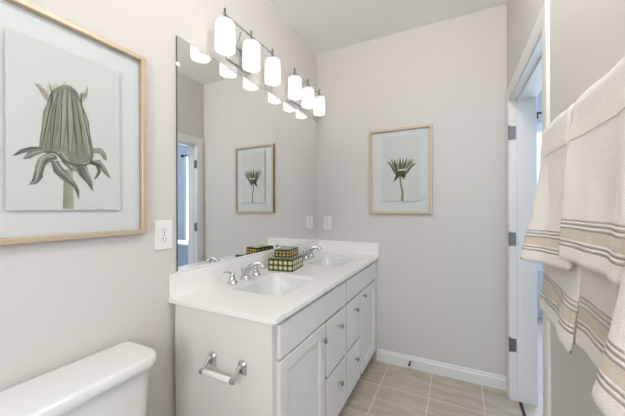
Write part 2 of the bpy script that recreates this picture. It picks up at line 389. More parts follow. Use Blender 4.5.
# ------------------------------------------------------------------ vanity
CZ, CT = .895, .022                    # worktop height, thickness
VY0, VYM, VY1 = .905, 1.668, D - .002
XF, XD = .547, .566                    # face frame, door faces
def slab(name, y0, y1, z0, z1, root, panel=False):
    """overlay front; a door gets a recessed centre panel"""
    if not panel:
        o = link(name, bx((XF + .0005, y0, z0), (XD, y1, z1)), M['cab'], root, bevel=.003)
        return o
    bm = bmesh.new(); s = .052; e = .008
    def rect(x, i): return [(x, y0 + i, z0 + i), (x, y1 - i, z0 + i), (x, y1 - i, z1 - i), (x, y0 + i, z1 - i)]
    loft([rect(XF + .0005, 0), rect(XD - .002, 0), rect(XD, .002), rect(XD, s), rect(XD - .003, s + .003), rect(XD - .004, s + .010), rect(XD - .009, s + .013)], bm)
    return link(name, bm, M['cab'], root)
def knob(y, z, parent):
    o = link('knob', lathe([(.007, 0), (.0055, .003), (.0045, .012), (.009, .016), (.0135, .019), (.014, .023), (.011, .027), (.004, .029)], (XD, y, z), 'x', 20), M['nickel'], parent, smooth=True)
    o['label'] = 'round brushed nickel knob'
def unit(y0, y1, label, door_first):
    r = empty('vanity_cabinet', label, 'cabinet', (0, 0, 0))
    bm = bmesh.new()
    box(bm, (.012, y0, .0), (XF - .07, y0 + .016, .10)); box(bm, (.012, y0, .10), (XF - .018, y0 + .016, CZ - CT - .001))
    box(bm, (.012, y1 - .016, .0), (XF - .07, y1, .10)); box(bm, (.012, y1 - .016, .10), (XF - .018, y1, CZ - CT - .001))
    box(bm, (.012, y0 + .016, .10), (XF - .018, y1 - .016, .116)); box(bm, (.004, y0 + .016, .116), (.012, y1 - .016, CZ - CT - .001))
    link('carcass', bm, M['cabin'], r)
    link('toe_kick', bx((XF - .085, y0 + .016, 0), (XF - .070, y1 - .016, .10)), M['cabin'], r)
    ym = 1.359 if door_first else 1.956
    bm = bmesh.new()
    zt = CZ - CT - .001
    for a, b, c, d in ((y0, y0 + .035, .10, zt), (y1 - .035, y1, .10, zt), (ym - .02, ym + .02, .10, .712), (y0 + .035, y1 - .035, .10, .135), (y0 + .035, y1 - .035, .70, .722), (y0 + .035, y1 - .035, zt - .03, zt)):
        box(bm, (XF - .018, a, c), (XF, b, d))
    link('face_frame', bm, M['cab'], r)
    a0, a1 = y0 + .024, y1 - .010
    if not door_first: a0, a1 = y0 + .012, y1 - .085
    slab('false_drawer_front', a0, a1, .719, .850, r)
    if door_first:
        d = slab('door', a0, ym - .014, .125, .708, r, True); knob(1.305, .640, d)
        s0, s1 = ym + .016, a1
    else:
        d = slab('door', ym + .018, a1, .125, .700, r, True); knob(2.005, .672, d)
        s0, s1 = a0, ym - .022
    for z0, z1 in ((.418, .700), (.125, .402)):
        d = slab('drawer', s0, s1, z0, z1, r); knob((s0 + s1) / 2 + .02, (z0 + z1) / 2 + (.07 if z0 > .3 else .04), d)
    if door_first:
        link('end_panel', bx((.042, y0 - .005, .0), (XF, y0, zt)), M['cab'], r, bevel=.001)
        link('filler_strip', bx((.018, y0 - .009, .10), (.042, y0, zt)), M['cab'], r, bevel=.002)
    else:
        link('filler_strip', bx((XF, y1 - .075, .10), (XF + .006, y1, zt)), M['cab'], r, bevel=.001)
    return r
unit(VY0, VYM, 'white vanity cabinet nearer the toilet, with paper holder on its end panel', True)
unit(VYM + .001, VY1, 'white vanity cabinet against the back wall, drawers left of door', False)

# worktop with two sink cut-outs
SY = (1.310, 2.050); SX = .302; SHX, SHY = .154, .205
wt = empty('worktop', 'white quartz worktop with two sink openings and upstands', 'worktop', (0, 0, 0))
bm = bmesh.new()
y0, y1, x1, rc = .877, D - .001, .577, .022
outer = [(0.001, y0), (x1 - rc, y0)] + [(x1 - rc + rc * math.sin(a), y0 + rc - rc * math.cos(a)) for a in [PI / 2 * i / 6 for i in range(1, 7)]] + [(x1, y1), (.001, y1)]
loops = [outer] + [[(p[0], p[1]) for p in rrect(SX, s, SHX, SHY, .035, 0)] for s in SY]
edges = []
for lp in loops:
    vs = [bm.verts.new((x, y, CZ)) for x, y in lp]
    edges += [bm.edges.new((vs[i], vs[(i + 1) % len(vs)])) for i in range(len(vs))]
bmesh.ops.triangle_fill(bm, use_beauty=True, use_dissolve=False, edges=edges)
r = bmesh.ops.extrude_face_region(bm, geom=bm.faces[:])
for v in [g for g in r['geom'] if isinstance(g, bmesh.types.BMVert)]: v.co.z -= CT
o = link('counter_slab', bm, M['quartz'], wt, bevel=.003)
link('backsplash', bx((.001, y0, CZ), (.020, y1, 1.001)), M['quartz'], wt, bevel=.002)
link('side_splash', bx((.020, y1 - .019, CZ), (x1 - .002, y1, 1.001)), M['quartz'], wt, bevel=.002)

def sink(cy, label):
    root = empty('sink', label, 'sink', (SX, cy, CZ - CT))
    bm = bmesh.new(); A, B = SHX, SHY
    prof = [(.022, 0, .05), (.002, 0, .036), (.001, -.01, .036), (-.004, -.05, .045), (-.014, -.09, .055), (-.034, -.118, .06), (-.065, -.130, .06), (-.11, -.133, .04), (-.128, -.135, .02)]
    inner = [rrect(0, 0, A + o, B + o, r, z) for o, z, r in prof]
    outp = [(-.128, -.147, .02), (-.06, -.144, .06), (-.024, -.130, .06), (.0, -.09, .055), (.012, -.03, .045), (.022, -.012, .05)]
    inner += [rrect(0, 0, A + o, B + o, r, z) for o, z, r in outp]
    # open at the middle: inner start ring, then down, centre cap, outer shell back up
    loft(inner, bm, caps=(False, False))
    vs = list(bm.verts); n = len(inner[0])
    for j in range(n): bm.faces.new((vs[(len(inner) - 1) * n + j], vs[(len(inner) - 1) * n + (j + 1) % n], vs[(j + 1) % n], vs[j]))
    link('basin', bm, M['porc'], root, smooth=True, auto=60)
    d = link('drain', lathe([(.034, -.003), (.034, .002), (.028, .004), (.024, .001), (.020, .001), (.019, .006), (.006, .008)], (0, 0, -.134)), M['chrome'], root, smooth=True)
    bmf = lathe([(.026, 0), (.024, .003)], (0, 0, -.14)); bmf.free()
    return root
sink(SY[0], 'white undermount rectangular sink nearer the viewer')
sink(SY[1], 'white undermount rectangular sink near the back wall')

def faucet(cy, label):
    r = empty('faucet', label, 'faucet', (.088, cy - .008, CZ), group=None)
    sp = bmesh.new()
    loft([circle((0, 0, h), a, 'z', 24, b) for a, b, h in ((.032, .028, 0), (.033, .029, .004), (.030, .026, .008), (.024, .021, .012), (.020, .018, .020))], sp)
    link('spout_base', sp, M['chrome'], r, smooth=True)
    path = smooth_path([(-.006, 0, .010), (.002, 0, .034), (.022, 0, .062), (.052, 0, .084), (.086, 0, .096), (.108, 0, .096), (.121, 0, .086), (.124, 0, .072)], 5)
    n = len(path); rad = [.0225 - .0105 * min(1, i / (n * .6)) + (.0035 if i > n - 8 else 0) for i in range(n)]
    s = link('spout', sweep(path, rad, 18), M['chrome'], r, smooth=True)
    link('lift_rod', lathe([(.003, 0), (.003, .018), (.006, .022), (.006, .030), (.002, .033)], (-.024, 0, .03)), M['chrome'], r, smooth=True)
    for sg in (-1, 1):
        hy = sg * .102
        h = link('handle', lathe([(.027, 0), (.028, .004), (.025, .008), (.018, .016), (.0135, .034), (.0125, .044), (.014, .050), (.010, .057), (.002, .059)], (-.004, hy, 0)), M['chrome'], r, smooth=True)
        p = smooth_path([(-.004, hy, .050), (-.006, hy + sg * .018, .060), (-.008, hy + sg * .042, .068), (-.008, hy + sg * .062, .068)], 4)
        link('lever', sweep(p, [.0075 - .003 * i / len(p) for i in range(len(p))], 12, flat=.7), M['chrome'], h, smooth=True)
    return r
faucet(SY[0], 'chrome two-handle faucet at the nearer sink, left of the dotted boxes')
faucet(SY[1], 'chrome two-handle faucet at the farther sink, right of the dotted boxes')

# mirror
mr = empty('wall_mirror', 'large frameless wall mirror above the double vanity', 'mirror', (0, 0, 0))
MY0, MY1, MZ0, MZ1 = .918, D - .010, 1.006, 2.103
link('glass', bx((.003, MY0 + .002, MZ0 + .002), (.008, MY1 - .002, MZ1 - .002)), M['mirror'], mr)
link('edge', bxs(((.001, MY0, MZ0), (.007, MY0 + .002, MZ1)), ((.001, MY1 - .002, MZ0), (.007, MY1, MZ1)), ((.001, MY0, MZ1 - .002), (.007, MY1, MZ1))), M['medge'], mr)
link('bottom_channel', bx((.001, MY0, MZ0 - .004), (.010, MY1, MZ0 + .004)), M['plastic'], mr)
for z in (1.971,):
    link('clip', lathe([(.011, 0), (.011, .004), (.007, .006)], (.008, MY0 + .004, z), 'x', 16), M['plastic'], mr, smooth=True)

# vanity lights
def light_bar(cy, ys, label):
    r = empty('vanity_light', label, 'wall light', (0, cy, 2.20), group='three-shade wall lights over the mirror')
    pl = link('backplate', bx((0, -.11, -.055), (.016, .11, .055)), M['chrome'], r, bevel=.004)
    X = .096; zb = .105
    link('bar', sweep([(X, ys[0] - cy - .012, zb), (X, 0, zb), (X, ys[-1] - cy + .012, zb)], .0058, 12), M['chrome'], r, smooth=True)
    for s in (-1, 1):
        p = smooth_path([(.014, s * .06, 0), (.05, s * .07, .025), (.085, s * .085, .075), (X, s * .09, zb)], 5)
        link('arm', sweep(p, .0055, 10), M['chrome'], r, smooth=True)
    for y in ys:
        dy = y - cy
        link('post', lathe([(.006, .07), (.0065, .135), (.0045, .138)], (X, dy, 0)), M['nickel'], r, smooth=True)
        ho = link('lamp_holder', lathe([(.008, .088), (.017, .085), (.021, .076), (.021, .062), (.019, .03), (.017, .03)], (X, dy, 0)), M['nickel'], r, smooth=True)
        ro, t = .0515, .003
        sh = lathe([(.020, .0645), (.0445, .065), (.0490, .063), (.0510, .057), (ro, .034), (ro + .001, -.055), (ro + .002, -.084), (ro - t + .002, -.084), (ro - t, -.055), (ro - t, .034), (.0465, .052), (.038, .0595), (.020, .061)], (X, dy, 0), 'z', 36, caps=(False, False))
        link('lamp_shade', sh, M['shade'], r, smooth=True, auto=80)
        b = link('bulb', lathe([(.012, .03), (.013, .018), (.020, .006), (.024, -.008), (.021, -.019), (.012, -.025), (.002, -.027)], (X, dy, 0)), M['bulb'], r, smooth=True)
        l = bpy.data.lights.new('bulb_light', 'POINT'); l.energy = BULB_W; l.color = WARM; l.shadow_soft_size = .035
        lo = bpy.data.objects.new('bulb_light', l); C.objects.link(lo); lo.parent = r; lo.location = (X, dy, -.060)
    return r
light_bar(1.353, (1.138, 1.352, 1.569), 'chrome three-shade wall light over the nearer half of the mirror')
light_bar(2.071, (1.858, 2.072, 2.283), 'chrome three-shade wall light nearer the back corner')

# ------------------------------------------------------------------ pictures
def tri_poly(bm, pts, z, cols, cl):
    vs = [bm.verts.new((x, z, y)) for x, y in pts]
    c = Vector((sum(v.co.x for v in vs) / len(vs), z, sum(v.co.z for v in vs) / len(vs)))
    es = [bm.edges.new((vs[i], vs[(i + 1) % len(vs)])) for i in range(len(vs))]
    f = bmesh.ops.triangle_fill(bm, use_beauty=True, edges=es)
    fs = [g for g in f['geom'] if isinstance(g, bmesh.types.BMFace)]
    for fa in fs:
        for lp in fa.loops:
            k = vs.index(lp.vert) if lp.vert in vs else 0
            cc = cols[k % len(cols)] if isinstance(cols, list) else cols
            lp[cl] = lin(tuple(v * .68 + sum(cc) / 3 * .30 for v in cc))
def strip_leaf(bm, P, w, z, col, cl):
    """curved tapered brush stroke: P centre line (x, z), w widths, col (edge a, middle, edge b)"""
    path = smooth_path([(p[0], 0, p[1]) for p in P], 5); n = len(path); rows = []
    for i, p in enumerate(path):
        t = (path[min(i + 1, n - 1)] - path[max(i - 1, 0)]).normalized(); s = Vector((-t.z, 0, t.x))
        u = i / (n - 1) * (len(w) - 1); k = min(int(u), len(w) - 2); ww = w[k] + (w[k + 1] - w[k]) * (u - k)
        rows.append([bm.verts.new((p.x + s.x * ww * q, z, p.z + s.z * ww * q)) for q in (-.5, -.2, .2, .5)])
    cs = [col[0], col[1], col[1], col[2]]
    for i in range(n - 1):
        for j in range(3):
            f = bm.faces.new((rows[i][j], rows[i][j + 1], rows[i + 1][j + 1], rows[i + 1][j]))
            for lp, q in zip(f.loops, (j, j + 1, j + 1, j)):
                tip = i / n; c = cs[q]
                if len(col) > 3 and tip > .75: c = col[3]
                lp[cl] = lin(tuple(v * .68 + sum(c) / 3 * .30 for v in c))
def picture(loc, rz, w, h, pw, ph, px, pz, label, painter):
    """origin: bottom centre of the frame on the wall; the picture faces local -Y"""
    r = empty('framed_picture', label, 'picture', loc, rz)
    fw, fd = .019, .030
    bm = bmesh.new()
    def ring(i, y): return [(-w / 2 + i, -y, i), (w / 2 - i, -y, i), (w / 2 - i, -y, h - i), (-w / 2 + i, -y, h - i)]
    rr = [ring(.001, .002), ring(0, .004), ring(0, fd - .002), ring(.002, fd), ring(fw - .003, fd - .001), ring(fw, fd - .004), ring(fw, .002)]
    loft(rr + [rr[0]], bm, caps=(False, False)); bmesh.ops.remove_doubles(bm, verts=bm.verts[:], dist=1e-5)
    link('frame', bm, M['gold'], r, bevel=.0008)
    link('mount_board', bx((-w / 2 + fw - .002, -.008, fw - .002), (w / 2 - fw + .002, -.003, h - fw + .002)), M['mat'], r)
    # deckle-edged sheet floating on the board
    bm = bmesh.new(); rnd = random.Random(7); N = 26; pts = []
    for k in range(N): pts.append((px - pw / 2 + pw * k / N, pz - ph / 2))
    for k in range(N): pts.append((px + pw / 2, pz - ph / 2 + ph * k / N))
    for k in range(N): pts.append((px + pw / 2 - pw * k / N, pz + ph / 2))
    for k in range(N): pts.append((px - pw / 2, pz + ph / 2 - ph * k / N))
    pts = [(a + rnd.uniform(-.0009, .0009), b + rnd.uniform(-.0009, .0009)) for a, b in pts]
    loft([[(a, y, b) for a, b in pts] for y in (-.0158, -.0178)], bm)
    pp = link('art_sheet', bm, M['paper'], r)
    bm = bmesh.new(); cl = bm.loops.layers.float_color.new('Col'); painter(bm, cl)
    me = bpy.data.meshes.new('flower_painting'); bm.to_mesh(me); bm.free(); me.materials.append(M['paint'])
    o = bpy.data.objects.new('flower_painting', me); C.objects.link(o); o.parent = pp
    link('glass', bx((-w / 2 + fw - .001, -.0235, fw - .001), (w / 2 - fw + .001, -.0215, h - fw + .001)), M['glass'], r)
    link('backing', bx((-w / 2 + .006, -.003, .006), (w / 2 - .006, -.0005, h - .006)), M['cabin'], r)
    return r

LP = {
'stem': [(0.481, 1.43), (0.506, 1.43), (0.509, 1.299), (0.478, 1.299)],
'body': [[0.467, 1.695], [0.482, 1.708], [0.5, 1.71], [0.52, 1.695], [0.533, 1.653], [0.548, 1.604], [0.56, 1.553], [0.569, 1.5], [0.566, 1.479], [0.548, 1.459], [0.514, 1.452], [0.482, 1.463], [0.466, 1.483], [0.437, 1.472], [0.418, 1.484], [0.421, 1.523], [0.428, 1.572], [0.436, 1.622], [0.445, 1.662], [0.455, 1.683]],
'L1': [[0.428, 1.494], [0.4, 1.488], [0.375, 1.476], [0.358, 1.453], [0.368, 1.457], [0.393, 1.471], [0.381, 1.448], [0.396, 1.451], [0.414, 1.465], [0.432, 1.476]],
'L2': [[0.461, 1.472], [0.437, 1.47], [0.418, 1.453], [0.409, 1.42], [0.402, 1.388], [0.393, 1.371], [0.413, 1.377], [0.427, 1.398], [0.43, 1.431], [0.447, 1.45], [0.464, 1.46]],
'L3': [[0.447, 1.452], [0.454, 1.419], [0.476, 1.394], [0.508, 1.373], [0.523, 1.33], [0.524, 1.361], [0.513, 1.389], [0.492, 1.413], [0.476, 1.437], [0.466, 1.455]],
'L4': [[0.466, 1.489], [0.485, 1.488], [0.503, 1.466], [0.516, 1.423], [0.497, 1.43], [0.476, 1.453]],
'L5': [[0.506, 1.453], [0.525, 1.414], [0.544, 1.392], [0.566, 1.361], [0.563, 1.397], [0.551, 1.43], [0.544, 1.456]],
'R1': [[0.563, 1.513], [0.59, 1.516], [0.608, 1.501], [0.613, 1.476], [0.6, 1.48], [0.588, 1.498], [0.566, 1.496]],
'R2': [[0.554, 1.468], [0.588, 1.476], [0.605, 1.453], [0.628, 1.408], [0.603, 1.427], [0.583, 1.453], [0.556, 1.455]],
'R3': [[0.551, 1.459], [0.575, 1.452], [0.58, 1.433], [0.568, 1.402], [0.58, 1.411], [0.593, 1.434], [0.584, 1.458], [0.565, 1.467]],
'T1': [[0.408, 1.684], [0.422, 1.685], [0.438, 1.669], [0.447, 1.636], [0.439, 1.633], [0.426, 1.653], [0.419, 1.669]],
'T2': [[0.526, 1.693], [0.54, 1.703], [0.552, 1.732], [0.55, 1.696], [0.537, 1.665], [0.529, 1.667]],
'T3': [[0.436, 1.683], [0.445, 1.708], [0.449, 1.69], [0.467, 1.709], [0.469, 1.7], [0.488, 1.72], [0.49, 1.711], [0.509, 1.715], [0.52, 1.696], [0.488, 1.695], [0.457, 1.676], [0.443, 1.654]]}
def enumerate_strokes(d, l):
    S = [([(.425, 1.487), (.395, 1.482), (.362, 1.455)], [.002, .006, .002], d), ([(.430, 1.482), (.402, 1.468), (.384, 1.451)], [.003, .006, .002], l),
         ([(.455, 1.466), (.430, 1.462), (.418, 1.43), (.411, 1.39), (.396, 1.373)], [.003, .010, .008, .005, .001], l),
         ([(.462, 1.462), (.438, 1.452), (.428, 1.425), (.420, 1.392)], [.003, .006, .005, .002], d),
         ([(.450, 1.452), (.460, 1.42), (.486, 1.398), (.511, 1.372), (.523, 1.335)], [.003, .006, .006, .005, .001], d),
         ([(.458, 1.452), (.470, 1.428), (.494, 1.404), (.516, 1.378)], [.002, .006, .006, .001], l),
         ([(.474, 1.486), (.488, 1.468), (.505, 1.435)], [.003, .010, .003], l), ([(.470, 1.480), (.480, 1.455), (.505, 1.428)], [.002, .005, .002], d),
         ([(.522, 1.450), (.535, 1.415), (.564, 1.368)], [.003, .010, .002], d), ([(.536, 1.450), (.550, 1.425), (.562, 1.388)], [.002, .006, .002], l),
         ([(.567, 1.505), (.592, 1.507), (.609, 1.482)], [.003, .007, .002], l), ([(.560, 1.470), (.588, 1.466), (.604, 1.440), (.625, 1.412)], [.003, .008, .006, .001], l),
         ([(.560, 1.461), (.578, 1.453), (.586, 1.433), (.572, 1.405)], [.002, .006, .006, .001], d),
         ([(.430, 1.482), (.462, 1.478), (.482, 1.458), (.515, 1.449), (.550, 1.456), (.566, 1.484)], [.001, .006, .008, .008, .006, .001], d),
         ([(.444, 1.690), (.452, 1.66), (.447, 1.61)], [.001, .006, .001], d), ([(.533, 1.690), (.530, 1.665), (.540, 1.62)], [.001, .006, .001], d)]
    return [(k,) + t for k, t in enumerate(S)]
def paint_large(bm, cl):
    oy, oz = .501, 1.197
    g1, g2, g3 = (139, 144, 122), (108, 112, 98), (163, 164, 138)
    def P(k): return [(a - oy, b - oz) for a, b in LP[k]]
    z = -.0181
    tri_poly(bm, P('stem'), z, [(150, 158, 122), (170, 174, 142), (176, 178, 150), (142, 150, 116)], cl)
    for k in ('T1', 'T2'): tri_poly(bm, P(k), z - .0001, [(150, 145, 128), (205, 192, 172), (190, 165, 150)], cl)
    tri_poly(bm, P('T3'), z - .0001, [(214, 206, 186), (222, 214, 196), (200, 190, 166)], cl)
    for k, c in (('L1', [(146, 146, 126), (128, 130, 112)]), ('R1', [(146, 146, 126), (176, 156, 138)]), ('R2', [(136, 138, 120), (118, 120, 106)]), ('R3', [(138, 140, 122), (116, 118, 104)])):
        tri_poly(bm, P(k), z - .0002, c, cl)
    tri_poly(bm, P('body'), z - .0003, [g1, g3, g1, g2, g1], cl)
    # long overlapping bracts of the bell
    tops = [.462, .474, .486, .498, .510, .521]; bots = [.426, .449, .473, .499, .527, .556]
    for i, (a, b) in enumerate(zip(tops, bots)):
        c = [((118, 124, 104), (160, 164, 136), (98, 104, 90)), ((100, 108, 92), (142, 150, 126), (120, 126, 108)), ((126, 130, 108), (170, 170, 140), (104, 110, 94))][i % 3]
        zt = 1.700 - .9 * abs(a - .490); m = (a + b) / 2
        strip_leaf(bm, [(a - oy, zt - oz), (m - oy + .001 * (i - 2.5), 1.60 - oz), (b - oy, 1.475 - oz + .012 * (i % 2))], [.004, .017, .026, .018, .006], z - .0004 - i * .00005, c, cl)
    for i in range(7):
        a = .455 + i * .0115; b = .424 + i * .0235
        strip_leaf(bm, [(a - oy, 1.690 - oz), ((a + b) / 2 - oy, 1.585 - oz), (b - oy, 1.478 - oz)], [.0005, .0022, .003, .0008], z - .0009, ((70, 76, 66), (66, 72, 62), (82, 88, 76)), cl)
    tri_poly(bm, P('L2'), z - .0010, [(134, 138, 118), (112, 116, 102), (152, 150, 130)], cl)
    tri_poly(bm, P('L3'), z - .0010, [(136, 138, 120), (112, 116, 104)], cl)
    tri_poly(bm, P('L4'), z - .0012, [(160, 156, 138), (172, 152, 134), (130, 132, 114)], cl)
    tri_poly(bm, P('L5'), z - .0011, [(122, 124, 110), (98, 100, 92), (140, 138, 120)], cl)
    dkc = ((64, 68, 60), (100, 104, 90), (140, 142, 122)); ltc = ((150, 152, 132), (178, 178, 156), (128, 130, 112))
    for k, P_, w_, c in enumerate_strokes(dkc, ltc):
        strip_leaf(bm, [(a - oy, b - oz) for a, b in P_], w_, z - .00125 - k * .00001, c, cl)
    pk = ((178, 132, 114), (178, 132, 114), (190, 146, 126))
    for l in ([(0.461, 1.472), (0.437, 1.472), (0.417, 1.453), (0.409, 1.42)], [(0.466, 1.489), (0.485, 1.489), (0.503, 1.466)], [(0.563, 1.513), (0.59, 1.517), (0.609, 1.501)], [(.506, 1.453), (.525, 1.414), (.545, 1.392)]):
        strip_leaf(bm, [(a - oy, b - oz) for a, b in l], [.0008, .0022, .001], z - .0013, pk, cl)
def paint_small(bm, cl):
    ox, oz = .7505, 1.25; z = -.0181
    def q(*p): return [(a - ox, b - oz) for a, b in p]
    gs = ((98, 100, 70), (130, 130, 96), (86, 88, 62)); gd = ((70, 68, 54), (94, 90, 70), (62, 60, 48)); gy = ((150, 150, 108), (172, 170, 128), (134, 134, 96))
    strip_leaf(bm, q((.757, 1.60), (.757, 1.50), (.772, 1.43), (.770, 1.353)), [.016, .014, .015, .018], z, ((110, 112, 76), (150, 150, 106), (92, 92, 64)), cl)
    fan = [(.648, 1.691, gd), (.672, 1.672, gy), (.676, 1.706, gs), (.701, 1.703, gd), (.728, 1.700, gy), (.754, 1.712, gd), (.782, 1.706, gs), (.811, 1.704, gd), (.836, 1.700, gy), (.856, 1.694, gs), (.872, 1.684, gy), (.880, 1.657, gd), (.846, 1.640, gy)]
    for i, (tx, tz, c) in enumerate(fan):
        bx_ = .757 + (tx - .757) * .28
        strip_leaf(bm, q((bx_, 1.565), (.757 + (tx - .757) * .62, 1.60 + (tz - 1.60) * .42), (tx, tz)), [.010, .022, .014, .001], z - .0001 - .00006 * i, c, cl)
    for tx, tz, c in ((.701, 1.508, gd), (.722, 1.530, gs), (.804, 1.552, gd), (.790, 1.525, gs)):
        strip_leaf(bm, q((.757, 1.585), ((tx + .757) / 2, 1.56), (tx, tz)), [.012, .024, .016, .002], z - .001, c, cl)
    strip_leaf(bm, q((.722, 1.590), (.757, 1.578), (.800, 1.588)), [.010, .030, .034, .010], z - .0011, ((70, 68, 54), (96, 92, 74), (76, 74, 58)), cl)
    strip_leaf(bm, q((.735, 1.609), (.77, 1.607), (.806, 1.612)), [.006, .013, .012, .006], z - .0012, ((206, 204, 196), (226, 224, 218), (206, 204, 196)), cl)
picture((0, .501, 1.197), PI / 2, .512, .722, .312, .526, 0, .362, 'gold framed painting of a grey-green drooping flower above the toilet', paint_large)
picture((.7505, D, 1.25), 0, .495, .700, .296, .534, .009, .370, 'gold framed painting of a small spiky flower on back wall', paint_small)

# ------------------------------------------------------------------ outlets
def outlet(loc, rz, w, h, label):
    r = empty('outlet', label, 'outlet', loc, rz)
    link('cover_plate', bx((-w / 2, -.006, -h / 2), (w / 2, 0, h / 2)), M['plastic'], r, bevel=.003)
    for s in (-1, 1):
        bm = loft([[(x, -y, z + s * .020) for x, _, z in circle((0, 0, 0), .017, 'y', 24, .0145)] for y in (.006, .0085)])
        f = link('socket', bm, M['plastic'], r, smooth=True, auto=40)
        link('slots', bxs(((-.0075, -.009, s * .020 - .001), (-.0055, -.0084, s * .020 + .008)), ((.0055, -.009, s * .020 - .001), (.0075, -.0084, s * .020 + .008)), ((-.0025, -.009, s * .020 - .011), (.0025, -.0084, s * .020 - .006))), M['dark'], f)
    link('screw', lathe([(.003, -.007), (.003, -.005)], (0, 0, 0), 'y', 12), M['nickel'], r)
outlet((0, .852, 1.182), PI / 2, .088, .130, 'white double outlet on left wall between the large picture and mirror')
outlet((.098, D, 1.162), 0, .078, .118, 'white double outlet on back wall beside the mirror corner')

# ------------------------------------------------------------------ decorative boxes
def deco(loc, rz, w, d, h, nx, nz, m, label, name='decorative_box'):
    r = empty(name, label, 'box', loc, rz)
    def sides(bm, x0, x1, y0, y1, z0, z1):
        uv = bm.loops.layers.uv.new('UVMap')
        quads = [((x0, y0), (x1, y0), nx), ((x1, y0), (x1, y1), nx), ((x1, y1), (x0, y1), nx), ((x0, y1), (x0, y0), nx)]
        for a, b, k in quads:
            vs = [bm.verts.new(p) for p in ((a[0], a[1], z0), (b[0], b[1], z0), (b[0], b[1], z1), (a[0], a[1], z1))]
            f = bm.faces.new(vs)
            for lp, c in zip(f.loops, ((0, 0), (k, 0), (k, nz), (0, nz))): lp[uv].uv = c
        for z in (z0, z1):
            f = bm.faces.new([bm.verts.new(p) for p in ((x0, y0, z), (x1, y0, z), (x1, y1, z), (x0, y1, z))])
            for lp in f.loops: lp[uv].uv = (0, 0)
    bm = bmesh.new(); sides(bm, -w / 2, w / 2, 0, d, .004, h - .008); bmesh.ops.remove_doubles(bm, verts=bm.verts[:], dist=1e-6)
    link('box_body', bm, m, r)
    e = .0018
    link('edge_trim', bxs(((-w / 2 - e, -e, 0), (w / 2 + e, d + e, .005)), *[((sx * (w / 2) - e, sy - e, .005), (sx * (w / 2) + e, sy + e, h - .008)) for sx in (-1, 1) for sy in (0, d)]), M['boxedge'], r)
    link('lid', bx((-w / 2 - .002, -.002, h - .008), (w / 2 + .002, d + .002, h)), M['boxedge'], r, bevel=.0015)
    link('lid_panel', bx((-w / 2 + .006, .006, h), (w / 2 - .006, d - .006, h + .0012)), M['boxtop'], r, bevel=.0005)
    return r
deco((.158, 1.560, CZ + .0004), .17, .165, .198, .078, 5, 2, M['boxg'], 'larger green box with pale dots, on worktop below the small box')
deco((.134, 1.618, CZ + .0792), .17, .104, .160, .050, 4, 2, M['boxb'], 'small dark dotted box on top of the green dotted box')

# ------------------------------------------------------------------ paper holder on the end panel
tp = empty('paper_holder', 'chrome toilet paper holder with empty white roller on cabinet end', 'paper holder', (.328, VY0 - .005, .665))
for s in (-1, 1):
    x = s * .080
    po = bmesh.new()
    loft([[(x + a * .019 * k, -y, b * .027 * k + .002) for a, b in ((-1, -1), (1, -1), (1, .7), (.6, 1), (-.6, 1), (-1, .7))] for y, k in ((0, 1), (.005, 1), (.010, .80), (.014, .55))], po)
    m_ = link('mount', po, M['chrome'], tp, bevel=.0012)
    p = smooth_path([(x, -.008, .010), (x, -.022, .010), (x, -.040, -.006), (x, -.054, -.022), (x, -.062, -.024)], 5)
    link('arm', sweep(p, [.0105 - .0035 * math.sin(PI * i / (len(p) - 1)) for i in range(len(p))], 14), M['chrome'], m_, smooth=True)
    link('knuckle', lathe([(.005, -.010), (.010, -.008), (.0115, 0), (.010, .008), (.005, .010)], (x, -.060, -.022), 'x', 18), M['chrome'], m_, smooth=True)
link('roller', lathe([(.0095, -.070), (.0115, -.068), (.0115, 0), (.0122, .001), (.0122, .068), (.0095, .070)], (0, -.060, -.022), 'x', 24), M['plastic'], tp, smooth=True)

# ------------------------------------------------------------------ toilet
TY = .452; LZ = .791
to = empty('toilet', 'white toilet with wide rounded tank lid against left wall', 'toilet', (0, TY, 0))
def dring(x0, x1, hy, r, z, n=6):
    """tank outline: nearly square at the wall, well rounded at the front"""
    out = [(x0 + .012, -hy, z)]
    for i in range(n + 1):
        a = -PI / 2 + PI / 2 * i / n; out.append((x1 - r + r * math.cos(a), -hy + r + r * math.sin(a), z))
    for i in range(n + 1):
        a = PI / 2 * i / n; out.append((x1 - r + r * math.cos(a), hy - r + r * math.sin(a), z))
    out += [(x0 + .012, hy, z), (x0, hy - .012, z), (x0, -hy + .012, z)]
    return out
link('tank', loft([dring(.045, .185, .180, .05, .385), dring(.040, .195, .200, .055, .42), dring(.034, .208, .212, .06, .60), dring(.030, .214, .218, .06, LZ - .045)]), M['porc'], to, smooth=True)
link('tank_lid', loft([dring(.026, .220, .222, .062, LZ - .046), dring(.022, .232, .232, .066, LZ - .040), dring(.021, .235, .235, .068, LZ - .026), dring(.022, .233, .233, .066, LZ - .008), dring(.027, .226, .227, .062, LZ - .0015), dring(.036, .216, .219, .056, LZ)]), M['porc'], to, smooth=True, auto=70)
fl = link('flush_lever', lathe([(.012, 0), (.014, .006), (.008, .012)], (.213, -.15, LZ - .10), 'x', 16), M['chrome'], to, smooth=True)
def oval(cx, hx, hy, z, n=32):
    return [(cx + hx * math.cos(2 * PI * i / n) * (1 if math.cos(2 * PI * i / n) > 0 else .85), hy * math.sin(2 * PI * i / n), z) for i in range(n)]
link('bowl', loft([oval(.38, .22, .115, 0), oval(.38, .21, .105, .04), oval(.38, .19, .095, .14), oval(.42, .21, .12, .22), oval(.455, .25, .165, .32), oval(.465, .265, .185, .385), oval(.465, .235, .155, .388), oval(.46, .20, .125, .33), oval(.44, .10, .07, .24)]), M['porc'], to, smooth=True)
link('bowl_shelf', loft([dring(.03, .26, .10, .03, .0), dring(.03, .26, .10, .03, .30), dring(.03, .27, .17, .04, .386)]), M['porc'], to, smooth=True)
